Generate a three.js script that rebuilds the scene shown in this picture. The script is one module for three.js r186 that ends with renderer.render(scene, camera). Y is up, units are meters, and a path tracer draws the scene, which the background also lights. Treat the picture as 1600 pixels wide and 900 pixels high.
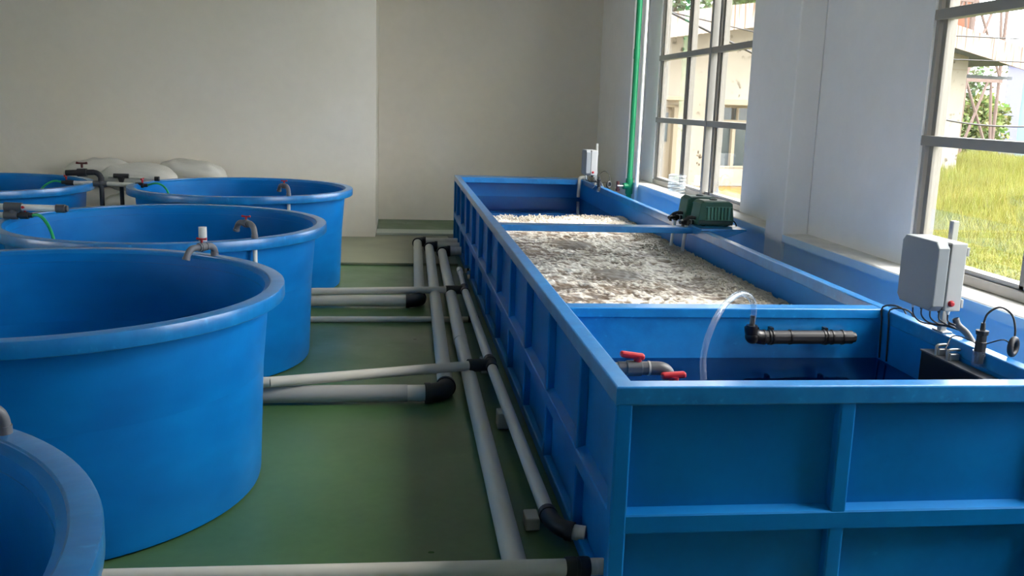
import * as THREE from 'three';
import { RoundedBoxGeometry } from 'three/addons/geometries/RoundedBoxGeometry.js';
import { mergeGeometries, mergeVertices, toCreasedNormals } from 'three/addons/utils/BufferGeometryUtils.js';
import { ImprovedNoise } from 'three/addons/math/ImprovedNoise.js';

// ---------- camera, sky, light, exposure ----------
const scene = new THREE.Scene();
const camera = new THREE.PerspectiveCamera(2 * Math.atan(450 / 1476.33) * 180 / Math.PI, 16 / 9, 0.05, 400);
camera.position.set(0, 1.71, 0);
camera.rotation.order = 'YXZ';
camera.rotation.set(-0.1928, -0.1254, 0.0323);
scene.add(camera);
const renderer = new THREE.WebGLRenderer({ antialias: true });
renderer.toneMapping = THREE.LinearToneMapping;
renderer.toneMappingExposure = 1.0;
renderer.shadowMap.enabled = true;
scene.background = new THREE.Color(0.93, 0.97, 1.0);
scene.backgroundIntensity = 10.0;
const sun = new THREE.DirectionalLight(0xfff6ea, 7.0);          // sun spread wide by thin cloud
sun.position.set(2 + 18, 22, -8 + 4);
sun.target.position.set(2, 0, -8);
sun.castShadow = true; sun.shadow.radius = 55;
sun.shadow.mapSize.set(2048, 2048);
Object.assign(sun.shadow.camera, { left: -30, right: 30, top: 30, bottom: -30, near: 1, far: 90 });
scene.add(sun, sun.target);

// ---------- helpers ----------
const V = (x, y, z) => new THREE.Vector3(x, y, z);
const P3 = (a) => new THREE.Vector3(a[0], a[1], a[2]);
let seed = 12345;
const rnd = () => { seed = (seed + 0x6d2b79f5) | 0; let t = Math.imul(seed ^ (seed >>> 15), 1 | seed); t = (t + Math.imul(t ^ (t >>> 7), 61 | t)) ^ t; return ((t ^ (t >>> 14)) >>> 0) / 4294967296; };
const perlin = new ImprovedNoise();
const fbm = (x, y, z, o = 4) => { let s = 0, a = 0.5, f = 1; for (let i = 0; i < o; i++) { s += a * perlin.noise(x * f, y * f, z * f); a *= 0.5; f *= 2.03; } return s; };
const lerp = THREE.MathUtils.lerp, clamp = THREE.MathUtils.clamp, smooth = THREE.MathUtils.smoothstep;
const past = (z, a, b) => 1 - smooth(z, b, a);                  // 0 before a, 1 beyond b, for z running away from the camera (b < a)
const used = {};
const numbered = (n) => { const k = used[n] = (used[n] ?? -1) + 1; return k ? n + '_' + String(k).padStart(3, '0') : n; };

// tileable noise: blends four shifted samples so that the texture repeats without seams
function tileNoise(u, v, f, z, o) {
  const n = (x, y) => fbm(x * f, y * f, z, o);
  return n(u, v) * (1 - u) * (1 - v) + n(u - 1, v) * u * (1 - v) + n(u, v - 1) * (1 - u) * v + n(u - 1, v - 1) * u * v;
}
function texture(size, fn, srgb = true, repeat = 1) {
  const d = new Uint8Array(size * size * 4);
  for (let y = 0; y < size; y++) for (let x = 0; x < size; x++) {
    const c = fn((x + 0.5) / size, (y + 0.5) / size), i = (y * size + x) * 4;
    d[i] = clamp(c[0], 0, 255); d[i + 1] = clamp(c[1], 0, 255); d[i + 2] = clamp(c[2], 0, 255); d[i + 3] = 255;
  }
  const t = new THREE.DataTexture(d, size, size);
  t.wrapS = t.wrapT = THREE.RepeatWrapping; t.magFilter = THREE.LinearFilter; t.minFilter = THREE.LinearMipmapLinearFilter; t.generateMipmaps = true;
  if (srgb) t.colorSpace = THREE.SRGBColorSpace;
  t.repeat.set(repeat, repeat); t.needsUpdate = true;
  return t;
}
const grey = (v) => [v, v, v];
const std = (o) => new THREE.MeshStandardMaterial(o);
const plain = (hex, rough = 0.5, extra = {}) => std({ color: hex, roughness: rough, ...extra });

// uv in metres from the dominant normal
function uvm(g) {
  g = g.index ? g.toNonIndexed() : g;
  if (!g.attributes.normal) g.computeVertexNormals();
  const p = g.attributes.position, n = g.attributes.normal, uv = new Float32Array(p.count * 2);
  for (let i = 0; i < p.count; i += 3) {
    let nx = 0, ny = 0, nz = 0;
    for (let k = 0; k < 3; k++) { nx += n.getX(i + k); ny += n.getY(i + k); nz += n.getZ(i + k); }
    nx = Math.abs(nx); ny = Math.abs(ny); nz = Math.abs(nz);
    for (let k = 0; k < 3; k++) {
      const j = i + k, x = p.getX(j), y = p.getY(j), z = p.getZ(j);
      const [a, b] = ny >= nx && ny >= nz ? [x, z] : nx >= nz ? [z, y] : [x, y];
      uv[j * 2] = a; uv[j * 2 + 1] = b;
    }
  }
  g.setAttribute('uv', new THREE.BufferAttribute(uv, 2));
  return g;
}
const tidy = (g) => { g = g.index ? g.toNonIndexed() : g; for (const k of Object.keys(g.attributes)) if (!['position', 'normal', 'uv'].includes(k)) g.deleteAttribute(k); g.morphAttributes = {}; return g; };
const join = (list) => list.length === 1 ? list[0] : mergeGeometries(list.map(tidy));
const box = (x0, x1, y0, y1, z0, z1, r = 0) => {
  const w = Math.abs(x1 - x0), h = Math.abs(y1 - y0), d = Math.abs(z1 - z0);
  const g = r ? new RoundedBoxGeometry(w, h, d, 2, Math.min(r, w * 0.49, h * 0.49, d * 0.49)) : new THREE.BoxGeometry(w, h, d);
  return uvm(g.translate((x0 + x1) / 2, (y0 + y1) / 2, (z0 + z1) / 2));
};
function rod(a, b, r, r2 = r, seg = 20) {                       // cylinder from a to b
  a = P3(a); b = P3(b);
  const g = new THREE.CylinderGeometry(r2, r, a.distanceTo(b), seg, 1);
  g.applyQuaternion(new THREE.Quaternion().setFromUnitVectors(V(0, 1, 0), b.clone().sub(a).normalize()));
  const m = a.add(b).multiplyScalar(0.5);
  return tidy(g.translate(m.x, m.y, m.z));
}
function ringed(a, b, profile, seg = 24) {                      // lathe along a -> b; profile = [t along in metres, radius]
  a = P3(a); b = P3(b);
  const g = toCreasedNormals(new THREE.LatheGeometry(profile.map(([t, r]) => new THREE.Vector2(r, t)), seg), 0.6);
  g.applyQuaternion(new THREE.Quaternion().setFromUnitVectors(V(0, 1, 0), b.clone().sub(a).normalize()));
  return tidy(g.translate(a.x, a.y, a.z));
}
function hose(points, r, seg = 40, rs = 10) {
  return tidy(new THREE.TubeGeometry(new THREE.CatmullRomCurve3(points.map(P3), false, 'centripetal'), seg, r, rs, false));
}
function bend(a, corner, c, r, seg = 14, rs = 18) {             // pipe elbow
  return tidy(new THREE.TubeGeometry(new THREE.QuadraticBezierCurve3(P3(a), P3(corner), P3(c)), seg, r, rs, false));
}
function part(name, g, m, parent, label) {
  const o = new THREE.Mesh(g, m); o.name = name; o.castShadow = o.receiveShadow = true;
  if (label) o.userData.label = label;
  parent.add(o); return o;
}
function thing(name, label, category, [x, y, z] = [0, 0, 0], group) {
  const o = new THREE.Group(); o.name = numbered(name); o.position.set(x, y, z);
  Object.assign(o.userData, { label, category }); if (group) o.userData.group = group;
  scene.add(o); return o;
}
function struct(name, g, m, label) {
  const o = g ? new THREE.Mesh(g, m) : new THREE.Group(); o.name = name; o.castShadow = o.receiveShadow = true;
  o.userData.kind = 'structure'; if (label) o.userData.label = label;
  scene.add(o); return o;
}
function local(g, o) { return g.translate(-o.position.x, -o.position.y, -o.position.z); }   // a shape laid out in the room, seen from its thing
const piece = (name, g, m, o, label) => part(name, local(g, o), m, o, label);

// ---------- materials ----------
const nA = (u, v, f, z, o = 4) => tileNoise(u, v, f, z, o);
const wallMap = texture(512, (u, v) => { const a = nA(u, v, 5, 1.3, 5) * 26 + nA(u, v, 40, 9.1, 2) * 8; return [245 + a * 0.7, 243 + a * 0.7, 240 + a * 0.7]; }, true, 0.22);
const wallBump = texture(512, (u, v) => grey(128 + nA(u, v, 30, 4.4, 4) * 110), false, 0.7);
const mWall = std({ map: wallMap, bumpMap: wallBump, bumpScale: 0.002, roughness: 0.75 });
const warmMap = texture(512, (u, v) => { const a = nA(u, v, 4, 11.3, 5) * 18 + nA(u, v, 40, 12.1, 2) * 6, h = nA(u, v, 3, 21.3, 3) * 16; return [236 + a + h * 0.4, 228 + a, 214 + a - h]; }, true, 0.2);
const mWallWarm = std({ map: warmMap, bumpMap: wallBump, bumpScale: 0.002, roughness: 0.75 });
const mCeiling = std({ map: wallMap, roughness: 0.9 });
const dadoMap = texture(256, (u, v) => { const a = nA(u, v, 6, 3.3, 4) * 24; return [200 + a, 226 + a, 240 + a * 0.8]; }, true, 0.35);
const mDado = std({ map: dadoMap, roughness: 0.6 });
const sillMap = texture(256, (u, v) => { const a = nA(u, v, 9, 7.7, 5) * 40; return [228 + a, 224 + a, 218 + a]; }, true, 0.8);
const mSill = std({ map: sillMap, roughness: 0.5 });
const floorMap = texture(1024, (u, v) => { const a = nA(u, v, 5, 2.2, 5) * 26, b = nA(u, v, 70, 5.1, 3) * 9, s = Math.max(0, nA(u, v, 14, 8.8, 4) - 0.25) * 40; return [72 + a * 1.1 + b + s, 106 + a + b + s, 64 + a * 0.7 + b + s]; }, true, 0.3);
const floorRough = texture(512, (u, v) => grey(88 + nA(u, v, 8, 3.9, 5) * 50), false, 0.3);
const mFloor = std({ map: floorMap, roughnessMap: floorRough, roughness: 1.0 });
const slabMap = texture(512, (u, v) => { const a = nA(u, v, 6, 6.2, 5) * 26; return [128 + a, 134 + a, 110 + a * 0.8]; }, true, 0.35);
const mSlab = std({ map: slabMap, roughness: 0.42 });
const mCurb = plain('#b9c4b8', 0.5);
const blueMap = texture(512, (u, v) => { const a = nA(u, v, 6, 1.9, 5) * 22 + nA(u, v, 50, 2.8, 2) * 6, s = Math.max(0, nA(u, v, 26, 5.5, 3) - 0.33) * 120; return [s, 122 + a + s * 0.8, 200 + a * 1.2 + s * 0.5]; }, true, 0.6);
const blueBump = texture(512, (u, v) => grey(128 + nA(u, v, 10, 7.2, 4) * 120 + nA(u, v, 60, 3.2, 2) * 30), false, 0.9);
const mBlue = new THREE.MeshPhysicalMaterial({ map: blueMap, bumpMap: blueBump, bumpScale: 0.0025, roughness: 0.42, specularIntensity: 0.55, clearcoat: 0.05, clearcoatRoughness: 0.25 });
const tubMap = texture(512, (u, v) => { const a = nA(u, v, 5, 1.9, 4) * 20, st = tileNoise(u, v, 3, 4.1, 3) * 0, b = fbm(Math.sin(u * 6.283) * 0.8, v * 14, Math.cos(u * 6.283) * 0.8, 3) * 20, sc = smooth(nA(u, v, 22, 15.5, 3), 0.36, 0.42) * 60; return [sc * 0.6 + st, 120 + a + b + sc * 0.6, 198 + a + b * 1.1 + sc * 0.4]; }, true, 0.5);
const mTub = new THREE.MeshPhysicalMaterial({ map: tubMap, bumpMap: blueBump, bumpScale: 0.002, roughness: 0.42, specularIntensity: 0.55 });
const mBlueGloss = new THREE.MeshPhysicalMaterial({ map: blueMap, bumpMap: blueBump, bumpScale: 0.0015, roughness: 0.35, clearcoat: 0.8, clearcoatRoughness: 0.2 });
const rimMap = texture(512, (u, v) => { const a = nA(u, v, 12, 4.9, 5) * 34, s = Math.max(0, nA(u, v, 30, 6.5, 4) - 0.2) * 160; return [10 + a * 0.6 + s, 124 + a + s * 0.8, 196 + a + s * 0.6]; }, true, 1.1);
const mRim = new THREE.MeshPhysicalMaterial({ map: rimMap, bumpMap: blueBump, bumpScale: 0.003, roughness: 0.34, clearcoat: 0.7, clearcoatRoughness: 0.22 });
const pipeMap = texture(256, (u, v) => { const a = nA(u, v, 5, 2.5, 5) * 26; return [212 + a, 209 + a, 196 + a]; });
const mPipe = std({ map: pipeMap, roughness: 0.45 });
const mPipeDull = std({ color: '#a9a9a4', roughness: 0.6 });
const mPipeWhite = plain('#e6e6e0', 0.4);
const mBlack = plain('#26262a', 0.5);
const mBlackShiny = plain('#1c1b1d', 0.3);
const mDarkGrey = plain('#55575b', 0.42);
const mTap = plain('#6c6d72', 0.4);
const mRed = plain('#b81f2c', 0.42);
const mDarkRed = plain('#5d2a26', 0.5);
const mHoseGreen = new THREE.MeshPhysicalMaterial({ color: '#2fd07c', roughness: 0.3, transmission: 0.3, thickness: 0 });
const mClear = new THREE.MeshPhysicalMaterial({ color: '#eef5fa', roughness: 0.06, transmission: 0.92, thickness: 0, ior: 1.45 });
const mGlass = new THREE.MeshPhysicalMaterial({ color: '#ffffff', roughness: 0.0, transmission: 1, thickness: 0, ior: 1.5 });
const mAlu = std({ color: '#a8a49d', roughness: 0.45, metalness: 0.25 });
const mSash = std({ color: '#8a847b', roughness: 0.5, metalness: 0.1 });
const mAluDark = std({ color: '#98958f', roughness: 0.5, metalness: 0.1 });
const mBoxGrey = plain('#b9bab9', 0.5);
const mBoxDoor = plain('#93999d', 0.5);
const mSteel = std({ color: '#b5b5b2', roughness: 0.35, metalness: 0.7 });
const mPump = plain('#2c5f4f', 0.45);
const mPumpRib = plain('#568f7c', 0.5);
const mPumpDark = plain('#2a403a', 0.5);
const mPPR = plain('#1c9a63', 0.4);
const mWater = new THREE.MeshPhysicalMaterial({ color: '#86aeca', roughness: 0.04, transmission: 1, thickness: 0, ior: 1.33, bumpMap: texture(256, (u, v) => grey(128 + nA(u, v, 6, 1.1, 3) * 100), false, 0.7), bumpScale: 0.004 });
const sackMap = texture(256, (u, v) => { const w = ((Math.floor(u * 64) + Math.floor(v * 64)) % 2) * 5, a = nA(u, v, 4, 8.3, 4) * 22; return [218 + a + w, 214 + a + w, 204 + a + w]; });
const mSack = std({ map: sackMap, roughness: 0.8 });
const mSackPrint = plain('#8b8680', 0.8);

// ---------- the setting: room shell ----------
const ZF = -13.8, ZC = -11.77, XL = -9.0, ZB = 6.0, H = 4.4;
struct('floor', box(XL - 0.3, 3.13, -0.25, 0, ZB + 0.3, ZF - 0.3), mFloor);
struct('floor_platform', box(XL, 0.66, 0.0005, 0.028, -9.86, -11.96, 0.006), mSlab);
struct('floor_curb', box(-0.245, 2.7, 0, 0.055, -11.97, -12.34, 0.01), mCurb);
struct('ceiling', box(XL - 0.3, 3.13, H, H + 0.25, ZB + 0.3, ZF - 0.3), mCeiling);
struct('wall_back', box(-0.25, 3.13, 0, H, ZF, ZF - 0.3), mWallWarm);
struct('wall_back_left', box(XL - 0.3, -0.25, 0, H, ZC, ZF - 0.3, 0), mWallWarm);
{ // left wall with two low windows, out of the frame
  const s = new THREE.Shape(), hs = [[-4.8, -1.8], [0.6, 3.6]];
  s.moveTo(-ZB - 0.3, 0); s.lineTo(-ZC, 0); s.lineTo(-ZC, H); s.lineTo(-ZB - 0.3, H); s.closePath();
  for (const [a, b] of hs) { const h = new THREE.Path(); h.moveTo(-a, 1.0); h.lineTo(-a, 2.1); h.lineTo(-b, 2.1); h.lineTo(-b, 1.0); h.closePath(); s.holes.push(h); }
  struct('wall_left', uvm(new THREE.ExtrudeGeometry(s, { depth: 0.3, bevelEnabled: false }).rotateY(Math.PI / 2).translate(XL - 0.3, 0, 0)), mWall);
  hs.forEach(([a, b], i) => {
    const w = struct('window_' + (i + 3)), y0 = 1.0, y1 = 2.1, x0 = XL - 0.18, x1 = XL - 0.12;
    for (const [p, q, u, v] of [[y0, y0 + 0.05, a, b], [y1 - 0.05, y1, a, b], [y0, y1, a, a + 0.05], [y0, y1, b - 0.05, b], [y0, y1, (a + b) / 2 - 0.03, (a + b) / 2 + 0.03]]) part('window_frame', box(x0, x1, p, q, u, v, 0.004), mAlu, w);
    for (const [u, v] of [[a + 0.05, (a + b) / 2 - 0.03], [(a + b) / 2 + 0.03, b - 0.05]]) part('pane', box(x0 + 0.02, x0 + 0.024, y0 + 0.05, y1 - 0.05, u, v), mGlass, w);
  });
}
struct('wall_front', box(XL, 3.13, 0, H, ZB, ZB + 0.3), mWall);

const bays = [[-10.66, -7.8], [-5.07, -2.21]];
const WY0 = 0.86, WY1 = 3.95;
{ // right wall with real window openings
  const s = new THREE.Shape();
  s.moveTo(-ZB - 0.0, 0); s.lineTo(-ZF, 0); s.lineTo(-ZF, H); s.lineTo(-ZB, H); s.closePath();
  for (const [a, b] of bays) { const h = new THREE.Path(); h.moveTo(-a, WY0); h.lineTo(-a, WY1); h.lineTo(-b, WY1); h.lineTo(-b, WY0); h.closePath(); s.holes.push(h); }
  const g = new THREE.ExtrudeGeometry(s, { depth: 0.085, bevelEnabled: false });
  // shape x runs along -z; extrusion runs along +x
  g.rotateY(Math.PI / 2); g.translate(2.93, 0, 0);
  struct('wall_right', uvm(g), mWall);
  const pil = [[-11.75, -11.17], [-6.74, -6.42], [-2.1, -1.75]];
  pil.forEach(([a, b], i) => struct('wall_right_pilaster_' + (i + 1), box(2.74, 2.9305, 0, H, a, b, 0.012), mWall));
  const runs = [[-11.17, -6.74], [-6.42, -2.1], [-1.75, ZB]];
  runs.forEach(([a, b], i) => {
    struct('wall_right_dado_' + (i + 1), box(2.765, 2.93, 0, 0.797, a, b), mDado);
    const sill = struct('trim_' + (i + 1), box(2.743, 2.945, 0.797, 0.859, a + 0.001, b - 0.001, 0.012), mSill);
    part('sill_lip', box(2.7405, 2.7435, 0.80, 0.852, a + 0.004, b - 0.004), mDado, sill);
  });
  struct('wall_right_beam', box(2.76, 2.93, 4.05, H, ZF, ZB), mWall);
}
// windows: aluminium frames with sliding sashes, each pane its own piece
bays.forEach(([a, b], i) => {
  const w = struct('window_' + (i + 1));
  w.userData.label = ['far aluminium window with nine panes beside the green pipe', 'near aluminium window behind the grey control box'][i];
  const X0 = 2.935, X1 = 3.0, y0 = WY0 + 0.002, t = 0.05;
  part('window_frame', join([box(X0, X1 + 0.03, y0, y0 + 0.05, a, b, 0.004), box(X0 + 0.02, X1 + 0.03, y0 + 0.05, y0 + 0.075, a, b, 0.003), box(X0, X1, WY1 - t, WY1, a, b, 0.004), ]), mAlu, w);
  for (const z of [a, b - 0.03]) part('window_jamb', box(X0 + 0.01, X1 + 0.015, y0, WY1, z, z + 0.03, 0.003), mAlu, w);
  const zm = lerp(a, b, 0.628), cols = [[a, lerp(a, zm, 0.56)], [lerp(a, zm, 0.56), zm], [zm, b]];
  const zs = zm + 0.15, z1 = cols[0][1];
  part('mullion', box(X0 - 0.012, X1, y0, WY1, zm - 0.032, zm + 0.032, 0.005), mAluDark, w);
  part('sash_stile', join([box(X0 + 0.02, X1 + 0.01, y0, WY1, zs - 0.03, zs + 0.03, 0.004), box(X0 + 0.04, X1 + 0.03, y0, WY1, zs + 0.03, zs + 0.06, 0.004)]), mSash, w);
  part('sash_stile', join([box(X0 + 0.02, X1 + 0.01, y0, WY1, z1 - 0.045, z1 - 0.004, 0.004), box(X0 + 0.035, X1 + 0.03, y0, WY1, z1 + 0.004, z1 + 0.045, 0.004)]), mSash, w);
  part('sash_stile', box(X0 + 0.025, X1 + 0.02, y0, WY1, a + 0.045, a + 0.085, 0.004), mSash, w);
  part('sash_stile', box(X0 + 0.025, X1 + 0.02, y0, WY1, b - 0.075, b - 0.035, 0.004), mSash, w);
  const ys = [y0 + 0.075, 1.58, 2.26, 3.1, WY1 - t];
  for (const y of ys.slice(1, 4)) part('transom', box(X0 - 0.006, X1, y - 0.028, y + 0.028, a + 0.005, b - 0.005, 0.004), mAluDark, w);
  for (let r = 0; r < 4; r++) for (const [c0, c1] of cols) part('pane', box(2.976, 2.980, ys[r] + 0.01, ys[r + 1] - 0.01, c0 + 0.03, c1 - 0.03), mGlass, w);
});

// ---------- big rectangular tank ----------
{
  const xo = 0.7077, xi = 0.7724, Xi = 2.2482, Xo = 2.3054, zf = -2.846, zi = -2.9195, bi = -11.405, bo = -11.615, top = 0.8294, rec = 0.042;
  const t = thing('rectangular_tank', 'long blue fibreglass water tank with ribbed sides under the windows', 'tank', [1.5, 0, -7.2]);
  const L = (name, g, m, label) => piece(name, g, m, t, label);
  L('tank_wall', box(xo + rec, xi - 0.001, 0.02, top - 0.062, zf - 0.05, bo + 0.05), mBlue);
  L('tank_wall', box(Xi + 0.001, Xo - rec + 0.02, 0.02, top - 0.062, zf - 0.05, bo + 0.05), mBlue);
  L('tank_wall', box(xo + rec, Xo - 0.023, 0.02, top - 0.062, zf - rec, zi + 0.001), mBlue);
  L('tank_wall', box(xo + rec, Xo - 0.023, 0.02, top - 0.062, bi - 0.101, bo + rec), mBlueGloss);
  L('tank_bottom', box(xo + rec, Xo - 0.02, 0.005, 0.05, zf - rec, bo + rec), mBlue);
  const rimShape = new THREE.Shape(); rimShape.moveTo(xo, -zf); rimShape.lineTo(Xo, -zf); rimShape.lineTo(Xo, -bo); rimShape.lineTo(xo, -bo); rimShape.closePath();
  const hole = new THREE.Path(); hole.moveTo(xi, -zi); hole.lineTo(xi, -bi - 0.1); hole.lineTo(Xi, -bi - 0.1); hole.lineTo(Xi, -zi); hole.closePath(); rimShape.holes.push(hole);
  const rg = new THREE.ExtrudeGeometry(rimShape, { depth: 0.052, bevelEnabled: true, bevelSize: 0.006, bevelThickness: 0.006, bevelSegments: 2, bevelOffset: -0.006 });
  rg.rotateX(-Math.PI / 2); rg.translate(0, top - 0.058, 0);
  L('rim', uvm(rg), mRim);
  // middle rail with a sloping top, base band, stiles
  const rail = (len) => { const s = new THREE.Shape(); s.moveTo(0, 0.322); s.lineTo(rec + 0.002, 0.312); s.lineTo(rec + 0.002, 0.401); s.lineTo(0.004, 0.386); s.lineTo(0, 0.38); s.closePath(); return new THREE.ExtrudeGeometry(s, { depth: len, bevelEnabled: false }); };
  const railL = rail(zf - bo - 0.012).translate(xo + 0.003, 0, bo + 0.006);
  L('rail', uvm(railL), mBlue);
  const railF = rail(Xo - xo - 0.008); railF.rotateY(Math.PI / 2); railF.translate(xo + 0.003, 0, zf - 0.003);
  L('rail', uvm(railF), mBlue);
  const railR = rail(zf - bo - 0.004); railR.rotateY(Math.PI); railR.translate(Xo - 0.002, 0, zf - 0.002);
  L('rail', uvm(railR), mBlue);
  L('base_band', join([box(xo + 0.004, xo + rec + 0.004, 0.001, 0.06, zf, bo, 0.01), box(xo, Xo, 0.001, 0.06, zf - rec - 0.004, zf - 0.004, 0.01), box(Xo - rec, Xo - 0.004, 0.001, 0.06, zf, bo, 0.01)]), mBlue);
  const stile = (x0, x1, z0, z1) => box(x0, x1, 0.01, top - 0.04, z0, z1, 0.009);
  L('stile', stile(xo + 0.001, xo + 0.058, zf - 0.001, zf - 0.06), mBlue);
  L('stile', stile(Xo - 0.06, Xo - 0.001, zf - 0.001, zf - 0.06), mBlue);
  for (let k = 0; k < 11; k++) { const z = -3.47 - 0.766 * k; L('stile', stile(xo + 0.0045, xo + rec + 0.006, z - 0.055, z), mBlue); }
  L('stile', stile(xo + 0.001, xo + 0.058, bo + 0.06, bo + 0.001), mBlue);
  L('stile', stile(1.472, 1.53, zf - rec - 0.006, zf - 0.0045), mBlue);
  // dividers
  L('divider', join([box(xi - 0.005, Xi + 0.005, 0.04, top - 0.02, -4.06, -4.14), box(xi - 0.01, Xi + 0.01, top - 0.05, top - 0.003, -4.052, -4.148, 0.006)]), mRim, 'solid cross wall between near and bubbling chamber');
  L('cross_beam', box(xi - 0.01, Xi + 0.01, top - 0.05, top - 0.003, -6.93, -7.06, 0.006), mRim);
  // shelf for the air pumps
  const sh = new THREE.Shape(); sh.moveTo(2.29, 0.828); sh.lineTo(2.585, 0.838); sh.lineTo(2.41, 0.775); sh.lineTo(2.30, 0.765); sh.closePath();
  const skirt = new THREE.ExtrudeGeometry(sh, { depth: 0.012, bevelEnabled: false }).translate(0, 0, -6.705);
  L('pump_shelf', join([uvm(skirt), box(2.235, 2.585, 0.831, 0.847, -7.45, -6.70, 0.004)]), mRim);
}
// water in the tank
{
  const w = new THREE.Mesh(box(0.774, 2.247, 0.588, 0.592, -2.921, -4.058), mWater); w.name = 'clear_water'; Object.assign(w.userData, { label: 'still dark clear water in the nearest chamber of the blue tank', category: 'water', kind: 'stuff' }); scene.add(w);
  const w2 = new THREE.Mesh(box(0.774, 2.247, 0.588, 0.592, -9.1, -11.50), mWater); w2.name = 'clear_water_001'; Object.assign(w2.userData, { label: 'calm blue water at the far end of the long tank', category: 'water', kind: 'stuff' }); scene.add(w2);
  // bubbling water with froth and floating carrier pieces
  const nx = 230, nz = 560, x0 = 0.776, x1 = 2.245, z0 = -4.143, z1 = -9.55;
  const pos = [], col = [], idx = [];
  const boils = [[1.43, -7.5, 0.34], [1.5, -6.1, 0.36], [1.4, -8.6, 0.3]];
  const cW = new THREE.Color(), white = new THREE.Color('#fff6e8'), mid = new THREE.Color('#a18c77'), dark = new THREE.Color('#63554a'), smoothC = new THREE.Color('#97938d'), dull = new THREE.Color('#9c9484');
  for (let j = 0; j <= nz; j++) for (let i = 0; i <= nx; i++) {
    const fx = i / nx, fz = j / nz, x = lerp(x0, x1, fx);
    let zz = lerp(z0, z1, fz);
    let boil = 0, ring = 0, ux = x, uz = zz;
    for (const [bx, bz, br] of boils) {
      const dx = x - bx, dz = (zz - bz) * 0.8, d = Math.hypot(dx, dz) + 0.06 * fbm(x * 4, zz * 4, 3, 2);
      boil = Math.max(boil, 1 - smooth(d, br * 0.3, br * 0.62)); ring = Math.max(ring, Math.exp(-(((d - br * 0.85) / 0.1) ** 2)));
      const pull = Math.exp(-d * d * 5) * 0.25; ux += dx * pull; uz += dz * pull;
    }
    const n1 = fbm(ux * 3.2, uz * 4, 1.7, 5), n2 = fbm(ux * 2.2 + 7, uz * 3.6, 5.5, 4);
    const wx = ux + 0.10 * n1, wz = uz + 0.10 * n2;
    const r1 = 1 - Math.abs(fbm(wx * 8, wz * 8, 4.2, 4)) * 3.6, r2 = 1 - Math.abs(fbm(wx * 19 + n1 * 2, wz * 18, 8.2, 4)) * 3.6, sp = fbm(wx * 50, wz * 34, 3.1, 2);
    const calm = boil;
    const bank = smooth(x, 1.92 - 0.12 * fbm(zz * 2, 1, 5, 3), 2.13);
    const thick = clamp(0.52 + n2 * 1.5 + smooth(x, 1.2, 1.9) * 0.16 + ring * 0.25, 0, 1);
    let foam = clamp(0.62 * r1 + 0.5 * r2 + 0.5 * sp - 0.62 + 0.62 * thick, 0, 1) * (1 - calm * 0.8);
    foam = lerp(foam, clamp(0.5 + 0.9 * fbm(x * 40, zz * 40, 3, 3), 0, 1), bank);
    let y = 0.598 + 0.03 * n1 * (1 - calm) + 0.013 * foam * (1 - calm) + 0.012 * boil - 0.006 * ring + 0.014 * fbm(wx * 12, wz * 13, 2.9, 3) + 0.004 * sp * (1 - calm);
    y += bank * (0.016 + 0.03 * Math.max(0, fbm(x * 7, zz * 6, 6.6, 4) + 0.25) + 0.004 * fbm(x * 45, zz * 45, 2, 2));
    const edge = past(zz, -9.05 + 0.35 * fbm(x * 3, 7, 1, 4) - 0.14 * (x - 1.2), -9.3 + 0.35 * fbm(x * 3, 7, 1, 4) - 0.14 * (x - 1.2));
    y += 0.02 * past(zz, -8.3, -9.0) * (1 - edge) * (0.6 + fbm(x * 20, zz * 20, 1, 3)); y -= edge * 0.08;
    pos.push(x, y, zz);
    cW.copy(dark).lerp(mid, clamp(0.5 + n1 * 1.2 + thick * 0.3, 0, 1)).lerp(smoothC, calm * 0.55).lerp(white, smooth(foam, 0.22, 0.72) * (1 - bank * 0.45)).lerp(dull, bank * 0.6);
    if (past(zz, -8.2, -8.7) > 0) cW.lerp(white, past(zz, -8.2, -8.7) * 0.5);
    col.push(cW.r, cW.g, cW.b);
  }
  for (let j = 0; j < nz; j++) for (let i = 0; i < nx; i++) { const a = j * (nx + 1) + i, b = a + nx + 1; idx.push(a, a + 1, b, a + 1, b + 1, b); }
  const g = new THREE.BufferGeometry();
  g.setAttribute('position', new THREE.Float32BufferAttribute(pos, 3)); g.setAttribute('color', new THREE.Float32BufferAttribute(col, 3)); g.setIndex(idx); g.computeVertexNormals();
  const f = new THREE.Mesh(g, std({ vertexColors: true, roughness: 0.42 })); f.name = 'foaming_water'; f.castShadow = f.receiveShadow = true;
  Object.assign(f.userData, { label: 'bubbling brown water covered with white froth in the middle of the blue tank', category: 'water', kind: 'stuff' }); scene.add(f);
  // floating plastic carriers and lumps of froth along the right-hand edge and the far edge
  const lump = new THREE.IcosahedronGeometry(1, 1), N = 5200, im = new THREE.InstancedMesh(lump, std({ color: '#cdc5b5', roughness: 0.7 }), N), m4 = new THREE.Matrix4(), q4 = new THREE.Quaternion();
  for (let k = 0; k < N; k++) {
    const far = k < 1700, z = far ? -8.95 - rnd() * 0.3 : lerp(-4.2, -9.0, rnd()), x = far ? lerp(0.8, 2.23, rnd()) : 2.235 - rnd() * rnd() * 0.28, r = 0.0035 + rnd() * rnd() * 0.006;
    const zz = far ? z + 0.3 * fbm(x * 3, 7, 1, 4) - 0.14 * (x - 1.2) : z;
    q4.setFromEuler(new THREE.Euler(rnd() * 6, rnd() * 6, rnd() * 6));
    im.setMatrixAt(k, m4.compose(V(x, far ? 0.606 + rnd() * 0.022 : 0.614 + rnd() * 0.022, zz), q4, V(r * (0.8 + rnd()), r, r * (0.8 + rnd()))));
  }
  im.name = 'froth_lumps'; im.castShadow = im.receiveShadow = true;
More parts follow.
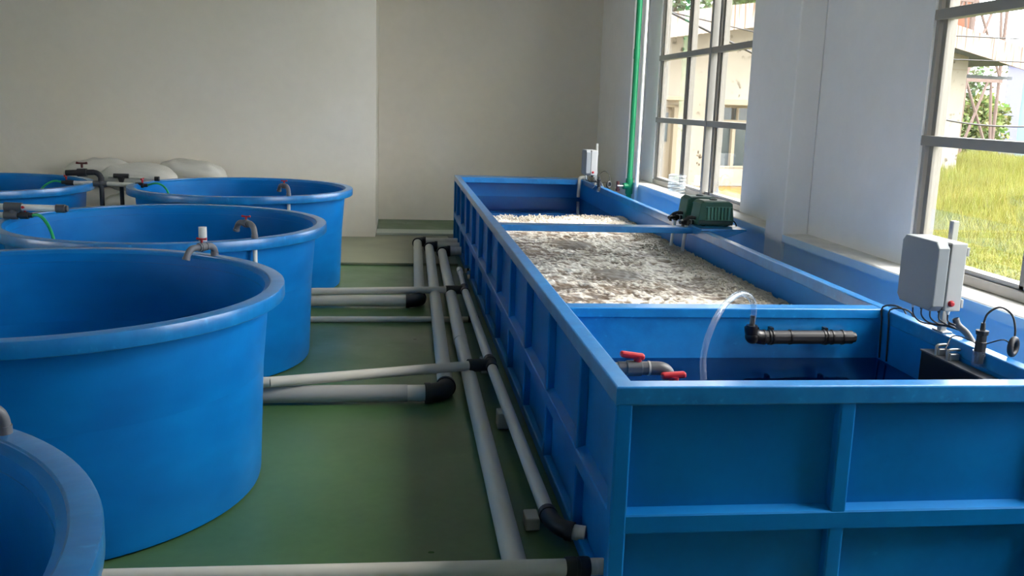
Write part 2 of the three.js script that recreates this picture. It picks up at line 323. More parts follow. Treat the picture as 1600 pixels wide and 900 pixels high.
  Object.assign(im.userData, { label: 'lumps of froth and carriers banked along the edges of the bubbling water', category: 'froth', kind: 'stuff' }); scene.add(im);
}

// ---------- round tanks ----------
function roundTank(x, z, R, label) {
  const t = thing('round_tank', label, 'tank', [x, 0, z], 'round blue tubs');
  const h = 0.894, rb = R - 0.118, rt = R - 0.086, w = 0.066, v = (a) => a.map(([r, y]) => new THREE.Vector2(r, y));
  const out = [[0, 0.002], [rb - 0.02, 0.002], [rb - 0.004, 0.01], [rb, 0.03]];
  for (let k = 1; k <= 8; k++) out.push([lerp(rb, rt, k / 8), lerp(0.03, h - 0.05, k / 8)]);
  const ins = [[R - w + 0.001, h - 0.006]]; for (let k = 1; k <= 7; k++) ins.push([lerp(R - w, rb - 0.02, k / 8), lerp(h - 0.01, 0.08, k / 8)]);
  ins.push([rb - 0.03, 0.06], [rb - 0.07, 0.04], [0, 0.035]);
  const shell = new THREE.LatheGeometry(v([...out, [rt, h - 0.02], ...ins]), 96);
  scaleUV(shell, 2 * Math.PI * R, 1.9);
  part('tank_shell', toCreasedNormals(shell, 0.7), mTub, t);
  const rim = new THREE.LatheGeometry(v([[rt - 0.004, h - 0.062], [R - 0.006, h - 0.064], [R - 0.001, h - 0.06], [R, h - 0.055], [R, h - 0.007], [R - 0.002, h - 0.002], [R - 0.007, h], [R - w + 0.006, h], [R - w + 0.001, h - 0.003], [R - w, h - 0.008]]), 128);
  scaleUV(rim, 2 * Math.PI * R, 0.2);
  part('rim', toCreasedNormals(rim, 0.42), mRim, t);
  return t;
}
function scaleUV(g, a, b) { const u = g.attributes.uv; for (let i = 0; i < u.count; i++) u.setXY(i, u.getX(i) * a, u.getY(i) * b); }
const T = [[-1.56, -1.5, 1.045], [-1.514, -4.157, 1.027], [-1.468, -6.303, 1.012], [-1.385, -8.85, 0.988], [-3.69, -8.77, 1.0]];
roundTank(...T[0], 'nearest round blue tub, cut off by the bottom left corner of the photo');
roundTank(...T[1], 'large round blue tub with a grey tap at its back edge, second nearest');
roundTank(...T[2], 'middle round blue tub with a white standpipe and a green hose inside');
roundTank(...T[3], 'farthest round blue tub by the column, in front of the white sacks');
roundTank(...T[4], 'round blue tub at the far left edge, left of the pipe stand');

// ---------- floor pipes ----------
const coupling = (a, b, r) => { const d = P3(a).distanceTo(P3(b)); return ringed(a, b, [[0, r * 0.8], [0, r * 1.14], [0.006, r * 1.2], [d * 0.42, r * 1.2], [d * 0.44, r * 1.12], [d * 0.56, r * 1.12], [d * 0.58, r * 1.2], [d - 0.006, r * 1.2], [d, r * 1.14], [d, r * 0.8]]); };
function elbowFit(a, c, b, r) {                                 // black elbow with collars at both mouths
  const A = P3(a), B = P3(b), C = P3(c), da = A.clone().sub(C).normalize(), db = B.clone().sub(C).normalize(), arr = (v) => [v.x, v.y, v.z];
  return join([bend(a, c, b, r * 1.16, 16, 20), rod(a, arr(A.clone().addScaledVector(da, -0.03)), r * 1.27), rod(b, arr(B.clone().addScaledVector(db, -0.03)), r * 1.27)]);
}
{
  const R = 0.0475;
  // first (leftmost) drain pipe
  let t = thing('drain_pipe', 'leftmost thick grey pipe, bending left to the gap before the farthest round tub', 'pipe', [0.2, 0, -8]);
  piece('pipe', rod([0.71, 0.115, -10.82], [0.33, 0.115, -10.82], R), mPipe, t);
  piece('elbow', elbowFit([0.345, 0.115, -10.82], [0.25, 0.115, -10.82], [0.249, 0.115, -10.70], R), mBlack, t);
  piece('pipe', rod([0.25, 0.115, -10.72], [0.206, 0.06, -7.88], R), mPipe, t);
  piece('elbow', elbowFit([0.207, 0.06, -7.92], [0.204, 0.058, -7.80], [0.09, 0.058, -7.80], R), mBlack, t);
  piece('pipe', rod([0.11, 0.058, -7.80], [-1.3, 0.056, -7.79], R), mPipe, t);
  // second
  t = thing('drain_pipe', 'second thick grey pipe from the left, its black elbow on the floor at mid length', 'pipe', [0.3, 0, -6]);
  piece('pipe', rod([0.71, 0.115, -10.48], [0.45, 0.115, -10.48], R), mPipe, t);
  piece('elbow', elbowFit([0.465, 0.115, -10.48], [0.37, 0.115, -10.48], [0.369, 0.115, -10.36], R), mBlack, t);
  piece('pipe', rod([0.37, 0.115, -10.38], [0.301, 0.056, -5.36], R), mPipe, t);
  piece('elbow', elbowFit([0.302, 0.056, -5.39], [0.298, 0.056, -5.255], [0.175, 0.056, -5.25], R), mBlack, t);
  piece('pipe', rod([0.20, 0.056, -5.25], [-1.3, 0.054, -5.235], R), mPipe, t);
  piece('pipe_sleeve', rod([0.075, 0.0562, -5.2465], [-1.25, 0.0542, -5.236], R * 1.055), mPipeDull, t, 'duller ribbed grey sleeve over the pipe');
  // third
  t = thing('drain_pipe', 'third thick grey pipe, longest, running under the crossing pipes towards the camera', 'pipe', [0.45, 0, -6]);
  piece('pipe', rod([0.71, 0.115, -10.16], [0.575, 0.115, -10.16], R), mPipe, t);
  piece('elbow', elbowFit([0.59, 0.115, -10.16], [0.498, 0.115, -10.16], [0.497, 0.115, -10.04], R), mBlack, t);
  piece('pipe', rod([0.498, 0.115, -10.06], [0.455, 0.075, -6.4], R), mPipe, t);
  piece('pipe', rod([0.4555, 0.0755, -6.44], [0.442, 0.047, -2.5], R * 0.955), mPipe, t);
  piece('coupling', rod([0.4562, 0.0762, -6.52], [0.4545, 0.0745, -6.36], R * 1.03), mPipe, t);
}
{ // supply pipe along the tank with tees, and its branches
  const r = 0.0305;
  let t = thing('supply_pipe', 'thinner grey pipe closest to the blue tank with black tees and near elbow', 'pipe', [0.6, 0, -5]);
  piece('pipe', rod([0.62, 0.10, -8.95], [0.592, 0.13, -8.02], 0.021), mPipe, t);
  piece('cap', rod([0.622, 0.10, -9.1], [0.6195, 0.10, -8.93], 0.029), mPipeWhite, t, 'white end cap');
  piece('tee', join([rod([0.592, 0.13, -8.03], [0.590, 0.13, -7.83], r * 1.25), rod([0.592, 0.13, -7.93], [0.43, 0.132, -7.915], r * 1.22)]), mBlack, t);
  piece('pipe', rod([0.590, 0.13, -7.84], [0.587, 0.13, -5.64], r), mPipe, t);
  piece('tee', join([rod([0.588, 0.13, -5.70], [0.588, 0.13, -5.49], r * 1.2), rod([0.588, 0.13, -5.66], [0.588, 0.13, -5.625], r * 1.32), rod([0.588, 0.13, -5.585], [0.455, 0.134, -5.55], r * 1.22), rod([0.52, 0.132, -5.566], [0.445, 0.134, -5.548], r * 1.34)]), mBlack, t);
  piece('pipe', rod([0.588, 0.13, -5.5], [0.622, 0.082, -3.52], r), mPipe, t);
  piece('elbow', elbowFit([0.621, 0.083, -3.55], [0.626, 0.078, -3.42], [0.70, 0.073, -3.385], r), mBlack, t);
  piece('pipe', rod([0.69, 0.0735, -3.39], [0.745, 0.072, -3.37], r), mPipe, t);
  const g = [['outlet_stub', [0.752, 0.055, -9.29], [0.69, 0.055, -9.29], 'farther short dark outlet stub low on the side of the long blue tank'], ['outlet_stub', [0.752, 0.055, -8.95], [0.69, 0.055, -8.95], 'nearer short dark outlet stub low on the side of the long blue tank']];
  for (const [n, a, b, label] of g) { t = thing(n, label, 'pipe stub', a, 'outlet stubs'); piece('nipple', ringed(b, a, [[0, 0], [0, 0.02], [0.004, 0.024], [0.03, 0.024], [0.03, 0.019], [0.06, 0.019]]), mPipe, t); piece('nut', ringed([b[0] + 0.022, b[1], b[2]], a, [[0, 0.02], [0, 0.03], [0.018, 0.03], [0.018, 0.02]], 6), mBlack, t); }
  t = thing('branch_pipe', 'thin grey pipe crossing over the thick pipes at the farthest black tee', 'pipe', [-0.4, 0.13, -7.85]);
  piece('pipe', rod([0.445, 0.132, -7.917], [-1.3, 0.136, -7.72], r * 0.96), mPipe, t);
  t = thing('branch_pipe', 'thin grey pipe crossing over the thick pipes at the middle black tee', 'pipe', [-0.4, 0.14, -5.3]);
  piece('pipe', rod([0.47, 0.1335, -5.552], [-0.69, 0.142, -5.19], r * 0.98), mPipe, t);
  piece('pipe', rod([-0.688, 0.142, -5.1906], [-1.4, 0.142, -5.17], r * 0.98), mPipe, t);
  t = thing('branch_pipe', 'thinnest grey pipe lying on the floor beneath the thick pipes', 'pipe', [-0.4, 0.027, -7.25]);
  piece('pipe', rod([0.60, 0.024, -7.27], [-1.05, 0.024, -7.245], 0.0225), mPipe, t);
  piece('fitting', coupling([0.66, 0.026, -7.27], [0.575, 0.026, -7.27], 0.022), mBlack, t);
  t = thing('branch_pipe', 'pale grey pipe nearest the camera ending in a black coupling at the tank', 'pipe', [-0.4, 0.12, -3]);
  piece('pipe', rod([0.62, 0.104, -3.045], [-1.5, 0.17, -2.94], r), mPipe, t);
  piece('coupling', coupling([0.693, 0.101, -3.05], [0.605, 0.104, -3.045], r * 1.02), mBlack, t);
  piece('pipe', rod([0.745, 0.1, -3.052], [0.685, 0.101, -3.05], r), mPipe, t);
}
// pipe rests
[[0.553, 0, -3.6, 'small pale block propping the thin pipe beside its near elbow'], [0.566, 0, -4.82, 'small pale block propping the thin pipe between the near elbow and the middle tee'], [0.567, 0, -5.88, 'small pale block propping the thin pipe just beyond the middle tee']].forEach(([x, y, z, label]) => {
  const t = thing('pipe_rest', label, 'block', [x, y, z], 'blocks under the supply pipe');
  part('block', new RoundedBoxGeometry(0.06, z > -4 ? 0.055 : 0.09, 0.1, 2, 0.008).translate(0.012, z > -4 ? 0.0275 : 0.045, 0), plain('#a9aaa4', 0.8), t);
});

// ---------- taps on the round tanks ----------
function butterfly(c, along, up, s, m) {                        // a butterfly handle: stem, hub and two wings
  const A = P3(along).normalize(), U = P3(up).normalize(), C = P3(c), at = (a, u) => C.clone().addScaledVector(A, a * s).addScaledVector(U, u * s), arr = (v) => [v.x, v.y, v.z];
  return join([rod(arr(at(0, -0.3)), arr(at(0, 0.55)), 0.26 * s, 0.3 * s, 14), rod(arr(at(-1.1, 0.75)), arr(at(1.1, 0.75)), 0.22 * s, 0.22 * s, 12), rod(arr(at(-1.25, 0.85)), arr(at(-0.5, 0.72)), 0.3 * s, 0.2 * s, 12), rod(arr(at(0.5, 0.72)), arr(at(1.25, 0.85)), 0.2 * s, 0.3 * s, 12)]);
}
function tap(ti, angle, label, rise = 0.05, turn = 0) {
  const [cx, cz, R] = T[ti], rr = R - 0.036, ca = Math.cos(angle), sa = Math.sin(angle);
  const t = thing('water_tap', label, 'tap', [cx + rr * ca, 0, cz + rr * sa], 'grey taps on the round tubs');
  const ix = -Math.cos(angle + turn), iz = -Math.sin(angle + turn);                     // inward over the tub
  const at = (d, y) => [ix * d, y, iz * d], y0 = 0.894, y1 = y0 + rise, r = 0.0165, f = 0.079;   // f: foot lies outside the shell under the lip
  part('riser', join([rod([0, y0 - 0.09, 0], [0, y0 + 0.012, 0], 0.013), rod([0, 0.003, 0], [0, y0 - 0.07, 0], 0.0135)]), mPipeWhite, t);
  part('elbow', join([rod([0, y0 - 0.002, 0], [0, y0 + 0.02, 0], r * 1.2), bend([0, y0 + 0.015, 0], at(0, y1 + 0.005), at(0.045, y1 + 0.008), r * 1.05), rod(at(0.04, y1 + 0.008), at(0.055, y1 + 0.008), r * 1.2)]), mTap, t);
  part('valve_body', join([rod(at(0.05, y1 + 0.008), at(0.115, y1 + 0.008), r), ringed(at(0.062, y1 + 0.008), at(0.12, y1 + 0.008), [[0, 0.01], [0, r * 1.3], [0.012, r * 1.3], [0.014, r * 1.45], [0.03, r * 1.45], [0.032, r * 1.3], [0.042, r * 1.3], [0.042, 0.01]])]), mTap, t);
  part('handle', butterfly(at(0.083, y1 + 0.033), [1, 0, 0.25], [0, 1, 0], 0.021, mRed), mRed, t);
  part('spout', join([rod(at(0.11, y1 + 0.008), at(0.14, y1 + 0.008), r), bend(at(0.135, y1 + 0.008), at(0.168, y1 + 0.006), at(0.185, y1 - 0.04), r), rod(at(0.183, y1 - 0.034), at(0.187, y1 - 0.046), r * 1.18)]), mTap, t);
  return t;
}
tap(0, 5.386, 'grey tap at the back of the nearest tub, only its end showing at left', 0.06);
tap(1, 5.351, 'grey tap with red handle at the back edge of the second nearest tub', 0.045);
tap(2, 0.834, 'grey tap with red handle on the front edge of the middle tub', 0.07);
tap(3, 1.02, 'small grey tap with red handle on the front edge of the farthest tub', 0.07);
{ // standpipe inside the middle tub
  const t = thing('standpipe', 'short white upright pipe standing in the middle tub', 'pipe', [-1.12, 0.036, -5.66]);
  part('pipe', new THREE.CylinderGeometry(0.0235, 0.0235, 0.909, 20, 1).translate(0, 0.4545, 0), mPipeWhite, t);
  part('socket', new THREE.CylinderGeometry(0.034, 0.036, 0.06, 20, 1).translate(0, 0.03, 0), mDarkGrey, t);
}

// ---------- water manifolds between the left tubs ----------
function smallValve(t, a, b, handleAt, m = mRed) {
  piece('valve', join([rod(a, b, 0.016), rod([lerp(a[0], b[0], 0.25), a[1], a[2]], [lerp(a[0], b[0], 0.75), b[1], b[2]], 0.024)]), mBlack, t);
  piece('handle', butterfly(handleAt, [0, 0, 1], [0, 1, 0], 0.03, m), m, t);
}
{
  const z = -8.9;
  let t = thing('pipe_manifold', 'pipe stand with grey and white pipes and valves between the two farthest tubs', 'pipework', [-2.6, 0, z]);
  piece('post', rod([-2.63, 0.002, z], [-2.63, 0.90, z], 0.02), mDarkGrey, t);
  piece('post', rod([-2.465, 0.002, z - 0.03], [-2.465, 0.90, z - 0.03], 0.018), mDarkGrey, t);
  piece('tee', join([rod([-2.70, 0.885, z], [-2.58, 0.885, z], 0.027), rod([-2.63, 0.85, z], [-2.63, 0.91, z], 0.027)]), mDarkGrey, t);
  piece('pipe', rod([-2.87, 0.887, z], [-2.69, 0.886, z], 0.02), mPipeWhite, t);
  piece('pipe', rod([-2.59, 0.884, z], [-2.36, 0.878, z], 0.02), mPipe, t);
  piece('pipe', rod([-2.60, 0.935, z - 0.12], [-2.18, 0.93, z - 0.1], 0.013), mPipe, t);
  piece('cap', rod([-2.19, 0.93, z - 0.1], [-2.15, 0.93, z - 0.1], 0.022), mBlack, t);
  piece('valve_pipe', join([rod([-2.63, 0.90, z], [-2.63, 0.945, z], 0.026), bend([-2.63, 0.935, z], [-2.645, 0.985, z], [-2.70, 0.985, z], 0.024), rod([-2.69, 0.985, z], [-2.93, 0.975, z], 0.026), rod([-2.75, 0.983, z], [-2.83, 0.98, z], 0.036)]), mBlack, t);
  piece('handle', butterfly([-2.79, 1.035, z], [1, 0, 0], [0, 1, 0], 0.038, mDarkRed), mDarkRed, t, 'brown-red valve handle');
  piece('handle', join([rod([-2.465, 0.89, z - 0.03], [-2.465, 0.95, z - 0.03], 0.016, 0.034), rod([-2.53, 0.957, z - 0.03], [-2.40, 0.957, z - 0.03], 0.02)]), mBlack, t, 'black tee handle');
  smallValve(t, [-2.37, 0.878, z], [-2.23, 0.878, z], [-2.275, 0.91, z]);
  smallValve(t, [-2.97, 0.89, z], [-2.83, 0.888, z], [-2.93, 0.925, z]);
  t = thing('green_hose', 'thin green hose hanging into the farthest round tub', 'hose', [-2.2, 0.88, z]);
  piece('tube', hose([[-2.235, 0.88, z], [-2.15, 0.90, -8.88], [-2.08, 0.88, -8.84], [-2.03, 0.82, -8.8], [-2.0, 0.62, -8.75], [-1.99, 0.4, -8.74]], 0.009), mHoseGreen, t);
  t = thing('green_hose', 'thin green hose hanging into the tub at the far left edge', 'hose', [-3, 0.88, z]);
  piece('tube', hose([[-2.965, 0.892, z], [-3.03, 0.9, -8.9], [-3.1, 0.87, -8.9], [-3.16, 0.8, -8.9], [-3.2, 0.55, -8.88]], 0.009), mHoseGreen, t);
}
{
  const z = -6.3;
  const t = thing('pipe_manifold', 'white pipes with black tee and red valve at the left edge of the middle tub', 'pipework', [-2.5, 0.9, z]);
  piece('pipe', rod([-3.7, 0.972, z], [-2.45, 0.968, z], 0.021), mPipeWhite, t);
  piece('pipe', rod([-2.36, 0.966, z], [-2.13, 0.962, z], 0.021), mPipeWhite, t);
  piece('tee', join([rod([-2.455, 0.968, z], [-2.35, 0.966, z], 0.029), rod([-2.405, 0.975, z], [-2.405, 0.905, z], 0.024), rod([-2.46, 0.915, z], [-2.38, 0.915, z], 0.027)]), mDarkGrey, t);
  piece('cap', join([rod([-2.145, 0.962, z], [-2.09, 0.962, z], 0.027), rod([-2.09, 0.962, z], [-2.075, 0.962, z], 0.02)]), mDarkGrey, t);
  piece('pipe', rod([-3.7, 0.915, z], [-2.45, 0.915, z], 0.019), mPipeWhite, t);
  piece('post', rod([-2.62, 0.002, z], [-2.62, 0.96, z], 0.02), mDarkGrey, t);
  smallValve(t, [-2.39, 0.915, z], [-2.29, 0.915, z], [-2.335, 0.945, z]);
  const h = thing('green_hose', 'bright green hose curving down into the middle round tub', 'hose', [-2.3, 0.9, z]);
  piece('tube', hose([[-2.3, 0.916, z], [-2.25, 0.918, -6.29], [-2.19, 0.88, -6.24], [-2.145, 0.81, -6.2], [-2.115, 0.70, -6.16], [-2.11, 0.4, -6.16]], 0.0105), mHoseGreen, h);
}

// ---------- sacks by the back wall ----------
function sackGeometry(k) {
  const g = new THREE.SphereGeometry(1, 40, 26), p = g.attributes.position;
  for (let i = 0; i < p.count; i++) {
    let x = p.getX(i), y = p.getY(i), z = p.getZ(i);
    const e = (v, n) => Math.sign(v) * Math.pow(Math.abs(v), n), l = Math.max(Math.abs(x), Math.abs(z));
    x = e(x, 0.62); z = e(z, 0.6); y = e(y, 0.9) * (1 - 0.35 * l * l);
    const n = fbm(x * 1.7 + k * 5, y * 1.7, z * 1.7, 4);
    p.setXYZ(i, x * (0.4 + 0.03 * n), y * (0.15 + 0.05 * n) + 0.02 * fbm(x * 4 + k, 2, z * 4, 3), z * (0.235 + 0.03 * n));
  }
  g.computeVertexNormals(); return mergeVertices(g);
}
{
  const geos = [0, 1, 2].map(sackGeometry);
  const cols = [[-3.35, -11.38, 3, 0.115], [-2.83, -10.86, 3, 0.095], [-2.38, -11.4, 3, 0.15]];
  const tops = ['white woven sack on top of the left stack by the back wall', 'white woven sack on top of the middle stack, in front of the other two', 'white woven sack on top of the right stack, highest of the pile'];
  const lowers = ['white woven sack seen low between the two farthest tubs', 'white woven sack at the bottom of the pile behind the tubs'];
  cols.forEach(([x, z, n, lift], c) => {
    for (let k = 0; k < n; k++) {
      const top = k === n - 1;
      const label = top ? tops[c] : c === 1 && k === 1 ? 'white woven sack in the gap behind the pipe stand, under the middle top sack' : ['white woven sack ' + (k ? 'in the middle' : 'at the bottom') + ' of the left stack behind the tubs', 'white woven sack on the floor below the pipe stand gap', 'white woven sack ' + (k ? 'in the middle' : 'at the bottom') + ' of the right stack behind the tubs'][c];
      const t = thing('sack', label, 'sack', [x + (rnd() - 0.5) * 0.04, 0.03 + 0.15 + k * 0.292 + (top ? lift * 0.2 : 0), z + (rnd() - 0.5) * 0.03], 'white sacks piled by the back wall');
      t.rotation.set((rnd() - 0.5) * 0.06, (rnd() - 0.5) * 0.2, c === 2 && top ? -0.06 : (rnd() - 0.5) * 0.08);
      part('bag', geos[(c + k) % 3], mSack, t);
      part('seam', hose([[-0.385, 0.0, -0.1], [-0.405, 0.005, 0], [-0.385, 0.0, 0.1]], 0.008, 12, 6), mSackPrint, t, 'grey stitched end');
    }
  });
}

// ---------- fittings on the near end of the long tank ----------
{ // valves at the left wall of the near chamber
  const z = -3.2, t = thing('ball_valve', 'grey pipe with two red lever valves inside the near left corner of the long tank', 'valve', [0.78, 0.79, z]);
  const r = 0.0215;
  piece('pipe', rod([0.765, 0.79, z], [0.80, 0.79, z], r), mPipeDull, t);
  piece('valve_body', ringed([0.795, 0.79, z], [0.9, 0.79, z], [[0, 0.01], [0, r * 1.15], [0.03, r * 1.15], [0.032, r * 1.32], [0.07, r * 1.35], [0.085, r * 1.32], [0.087, r * 1.15], [0.112, r * 1.15], [0.112, 0.01]]), mDarkGrey, t);
  piece('collar', rod([0.905, 0.79, z], [0.912, 0.79, z], r * 1.24), mPipeDull, t);
  piece('elbow', join([rod([0.912, 0.79, z], [0.945, 0.79, z], r * 1.15), bend([0.94, 0.79, z], [0.985, 0.79, z], [0.985, 0.745, z], r * 1.15)]), mDarkGrey, t);
  const lev1 = new RoundedBoxGeometry(0.09, 0.022, 0.03, 3, 0.009); lev1.rotateZ(-0.13).translate(0.846, 0.838, z);
  piece('lever', join([tidy(lev1), rod([0.865, 0.80, z], [0.868, 0.836, z], 0.012, 0.017)]), mRed, t, 'red lever handle');
  piece('valve_body', ringed([0.985, 0.75, z], [0.985, 0.5, z], [[0, 0.01], [0, r * 1.1], [0.02, r * 1.1], [0.022, r * 1.35], [0.07, r * 1.35], [0.072, r * 1.1], [0.2, r * 1.1], [0.2, 0.01]]), mDarkGrey, t);
  const lev2 = new RoundedBoxGeometry(0.09, 0.022, 0.03, 3, 0.009); lev2.rotateZ(0.06).translate(0.983, 0.782, z + 0.062);
  piece('lever', join([tidy(lev2), rod([0.985, 0.73, z + 0.015], [0.985, 0.73, z + 0.065], 0.014), rod([0.985, 0.727, z + 0.062], [0.985, 0.778, z + 0.062], 0.013, 0.02)]), mRed, t, 'lower red lever handle');
}
{ // black filter tube on the cross wall
  const y = 0.704, z = -4.005, r = 0.0315;
  const t = thing('filter_tube', 'black horizontal filter tube fixed to the cross wall of the near chamber', 'filter', [1.85, y, z]);
  piece('tube', ringed([1.64, y, z], [2.2, y, z], [[0, 0.01], [0, r * 0.95], [0.06, r * 0.95], [0.06, r], [0.40, r], [0.40, r * 0.97], [0.445, r * 0.97], [0.447, r * 0.8], [0.462, r * 0.72], [0.466, r * 0.3], [0.466, 0]], 32), mBlack, t);
  for (const x of [1.665, 1.69, 1.705, 1.79, 1.95, 1.965, 1.99, 2.04]) piece('band', rod([x - 0.004, y, z], [x + 0.004, y, z], r * 1.1, r * 1.1, 28), mBlackShiny, t);
  piece('elbow', join([bend([1.66, y, z], [1.605, y, z], [1.605, y + 0.045, z], r * 1.05, 16, 24), tidy(new THREE.SphereGeometry(r * 1.12, 24, 16).translate(1.613, y + 0.004, z)), rod([1.605, y + 0.035, z], [1.605, y + 0.055, z], r * 0.85)]), mBlackShiny, t);
  piece('hose_barb', ringed([1.605, y + 0.05, z], [1.605, 1, z], [[0, 0.01], [0, 0.016], [0.012, 0.012], [0.05, 0.0115], [0.05, 0.004]]), mBlackShiny, t);
  for (const x of [1.70, 1.96]) piece('clip', box(x, x + 0.015, y - 0.04, y + 0.04, z - 0.045, z - 0.01), mBlackShiny, t);
  const h = thing('clear_hose', 'clear plastic hose arching from the black filter tube down into the water', 'hose', [1.6, 0.77, z]);
  const pts = [[1.605, 0.765, z], [1.603, 0.83, -3.99], [1.572, 0.89, -3.95], [1.50, 0.93, -3.88], [1.41, 0.925, -3.78], [1.335, 0.88, -3.7], [1.282, 0.79, -3.66], [1.262, 0.70, -3.64], [1.262, 0.62, -3.62], [1.255, 0.52, -3.6]];
  piece('tube', hose(pts, 0.0135, 80, 16), mClear, h);
}
// control boxes on posts
function controlBox(dx, dz, label) {
  const t = thing('control_box', label, 'control box', [2.278 + dx, 0.8294, -3.60 + dz], 'control boxes on the tank rim');
  const L = (n, g, m, l) => part(n, g.translate(-2.278, -0.8294, 3.60), m, t, l);
  L('post', join([box(2.262, 2.288, 0.83, 1.295, -3.625, -3.595, 0.003), box(2.255, 2.30, 0.8295, 0.836, -3.65, -3.57, 0.002)]), mSteel);
  L('housing', box(2.187, 2.256, 0.945, 1.222, -3.735, -3.468, 0.006), mBoxGrey);
  L('flange', box(2.180, 2.189, 0.95, 1.217, -3.73, -3.473, 0.002), mDarkGrey);
  const s = new THREE.Shape(); const a = 0.132, b = 0.136, c = 0.022; s.moveTo(-a + c, -b); s.lineTo(a - c, -b); s.lineTo(a, -b + c); s.lineTo(a, b - c); s.lineTo(a - c, b); s.lineTo(-a + c, b); s.lineTo(-a, b - c); s.lineTo(-a, -b + c); s.closePath();
  const door = new THREE.ExtrudeGeometry(s, { depth: 0.04, bevelEnabled: true, bevelSize: 0.005, bevelThickness: 0.005, bevelSegments: 2 });
  door.rotateY(-Math.PI / 2).translate(2.176, 1.0835, -3.6015);
  L('door', tidy(door), mBoxDoor);
  for (const y of [1.17, 0.96]) L('hinge', box(2.255, 2.266, y, y + 0.035, -3.48, -3.468, 0.002), mBoxGrey);
  L('push_button', join([ringed([2.212, 0.978, -3.469], [2.212, 0.978, -3.4], [[0, 0], [0, 0.013], [0.004, 0.013], [0.005, 0.0105], [0.012, 0.010], [0.015, 0.007], [0.016, 0]], 24)]), mRed, 'round red push button');
  for (let k = 0; k < 5; k++) { const x = 2.165 + 0.018 * k, zz = -3.66 + 0.035 * k; L('cable_gland', ringed([x, 0.946, zz], [x, 0.9, zz], [[0, 0.009], [0.012, 0.009], [0.013, 0.0065], [0.024, 0.0055], [0.024, 0.001]], 12), k % 2 ? mBlack : mPipeWhite); }
  for (let k = 0; k < 5; k++) { const x = 2.165 + 0.018 * k, zz = -3.66 + 0.035 * k; L('cable', hose([[x, 0.925, zz], [x + 0.002, 0.895, zz + 0.005], [x + 0.02, 0.868 + 0.004 * k, zz + 0.03], [2.27, 0.862 + 0.003 * k, -3.56], [2.315, 0.85, -3.55]], 0.0035, 24, 6), mBlack); }
  L('conduit', hose([[2.29, 0.90, -3.545], [2.30, 0.875, -3.54], [2.325, 0.845, -3.51], [2.34, 0.80, -3.47]], 0.014, 20, 10), mDarkGrey);
  return t;
}
const cb = controlBox(0, 0, 'grey control box with red button on a post by the near window');
{
  const c2 = cb.clone(); c2.name = numbered('control_box'); c2.position.set(2.262, 0.8294, -10.62); c2.userData = { ...cb.userData, label: 'small white control box on a post at the far end of the long tank' };
  scene.add(c2);
}
// probes hanging over the rim
function probe(z, label) {
  const t = thing('water_probe', label, 'probe', [2.232, 0.83, z], 'water probes on the tank rim');
  part('holder', ringed([0, -0.055, 0], [0, 1, 0], [[0, 0.005], [0, 0.0245], [0.06, 0.0255], [0.06, 0.0235], [0.004, 0.0225], [0.004, 0.005]], 28), mClear, t);
  part('probe_body', ringed([0, -0.045, 0], [0, 1, 0], [[0, 0], [0, 0.016], [0.03, 0.016], [0.032, 0.02], [0.085, 0.0205], [0.087, 0.018], [0.112, 0.018], [0.114, 0.022], [0.13, 0.024], [0.132, 0.01], [0.16, 0.008], [0.16, 0]], 24), mBlack, t);
  part('cable', hose([[0, 0.11, 0], [0.012, 0.15, 0.0], [0.05, 0.178, 0.01], [0.095, 0.155, 0.02], [0.112, 0.10, 0.03], [0.11, 0.03, 0.035]], 0.004, 40, 8), mBlack, t);
  part('cable', hose([[-0.002, 0.012, -0.02], [0.02, 0.045, 0.03], [0.06, 0.06, 0.05], [0.095, 0.03, 0.055], [0.1, 0.0, 0.05]], 0.0025, 30, 6), mBlack, t);
  part('cable', hose([[-0.04, -0.03, -0.16], [0.01, 0.012, -0.2], [0.02, 0.022, -0.1], [0.0, 0.025, -0.03]], 0.0025, 30, 6), mBlack, t);
  part('cable_coil', tidy(new THREE.TorusGeometry(0.03, 0.011, 10, 24).rotateY(0.6).translate(0.1, 0.034, 0.05)), mBlack, t);
}
probe(-3.275, 'black probe in a clear holder with looped cable, right of the grey control box');
probe(-10.3, 'small black probe with looped cable at the far end of the tank rim');
{ // black panel with clamps on the inner right wall
  const t = thing('black_filter', 'black rectangular panel with steel clamps on the inner right wall near the camera', 'panel', [2.22, 0.6, -3.3]);
  piece('panel', box(2.188, 2.238, 0.40, 0.752, -3.0, -3.60, 0.006), mBlackShiny, t);
  piece('edge_strip', box(2.183, 2.242, 0.750, 0.757, -3.0, -3.60, 0.002), mDarkGrey, t);
  for (const z of [-3.5, -3.42]) piece('clamp', join([hose([[2.195, 0.757, z], [2.195, 0.795, z], [2.215, 0.80, z], [2.244, 0.80, z]], 0.006, 16, 8), box(2.2, 2.24, 0.757, 0.785, z - 0.012, z + 0.012, 0.004)]), mSteel, t);
}
{ // cables over the rim
  for (const [z, s, label] of [[-4.05, 0, 'thin black cable looped over the tank rim at the cross wall'], [-3.985, 0.3, 'second thin black cable over the rim, nearer the control box']]) {
    const t = thing('rim_cable', label, 'cable', [2.27, 0.83, z]);
    piece('cable', hose([[2.246, 0.60, z + 0.02], [2.243, 0.78, z + 0.01], [2.246, 0.836, z], [2.28, 0.852, z + 0.03], [2.312, 0.838, z + 0.075], [2.318, 0.76, z + 0.1], [2.32, 0.5, z + 0.1]], 0.004, 40, 8), mBlack, t);
  }
}
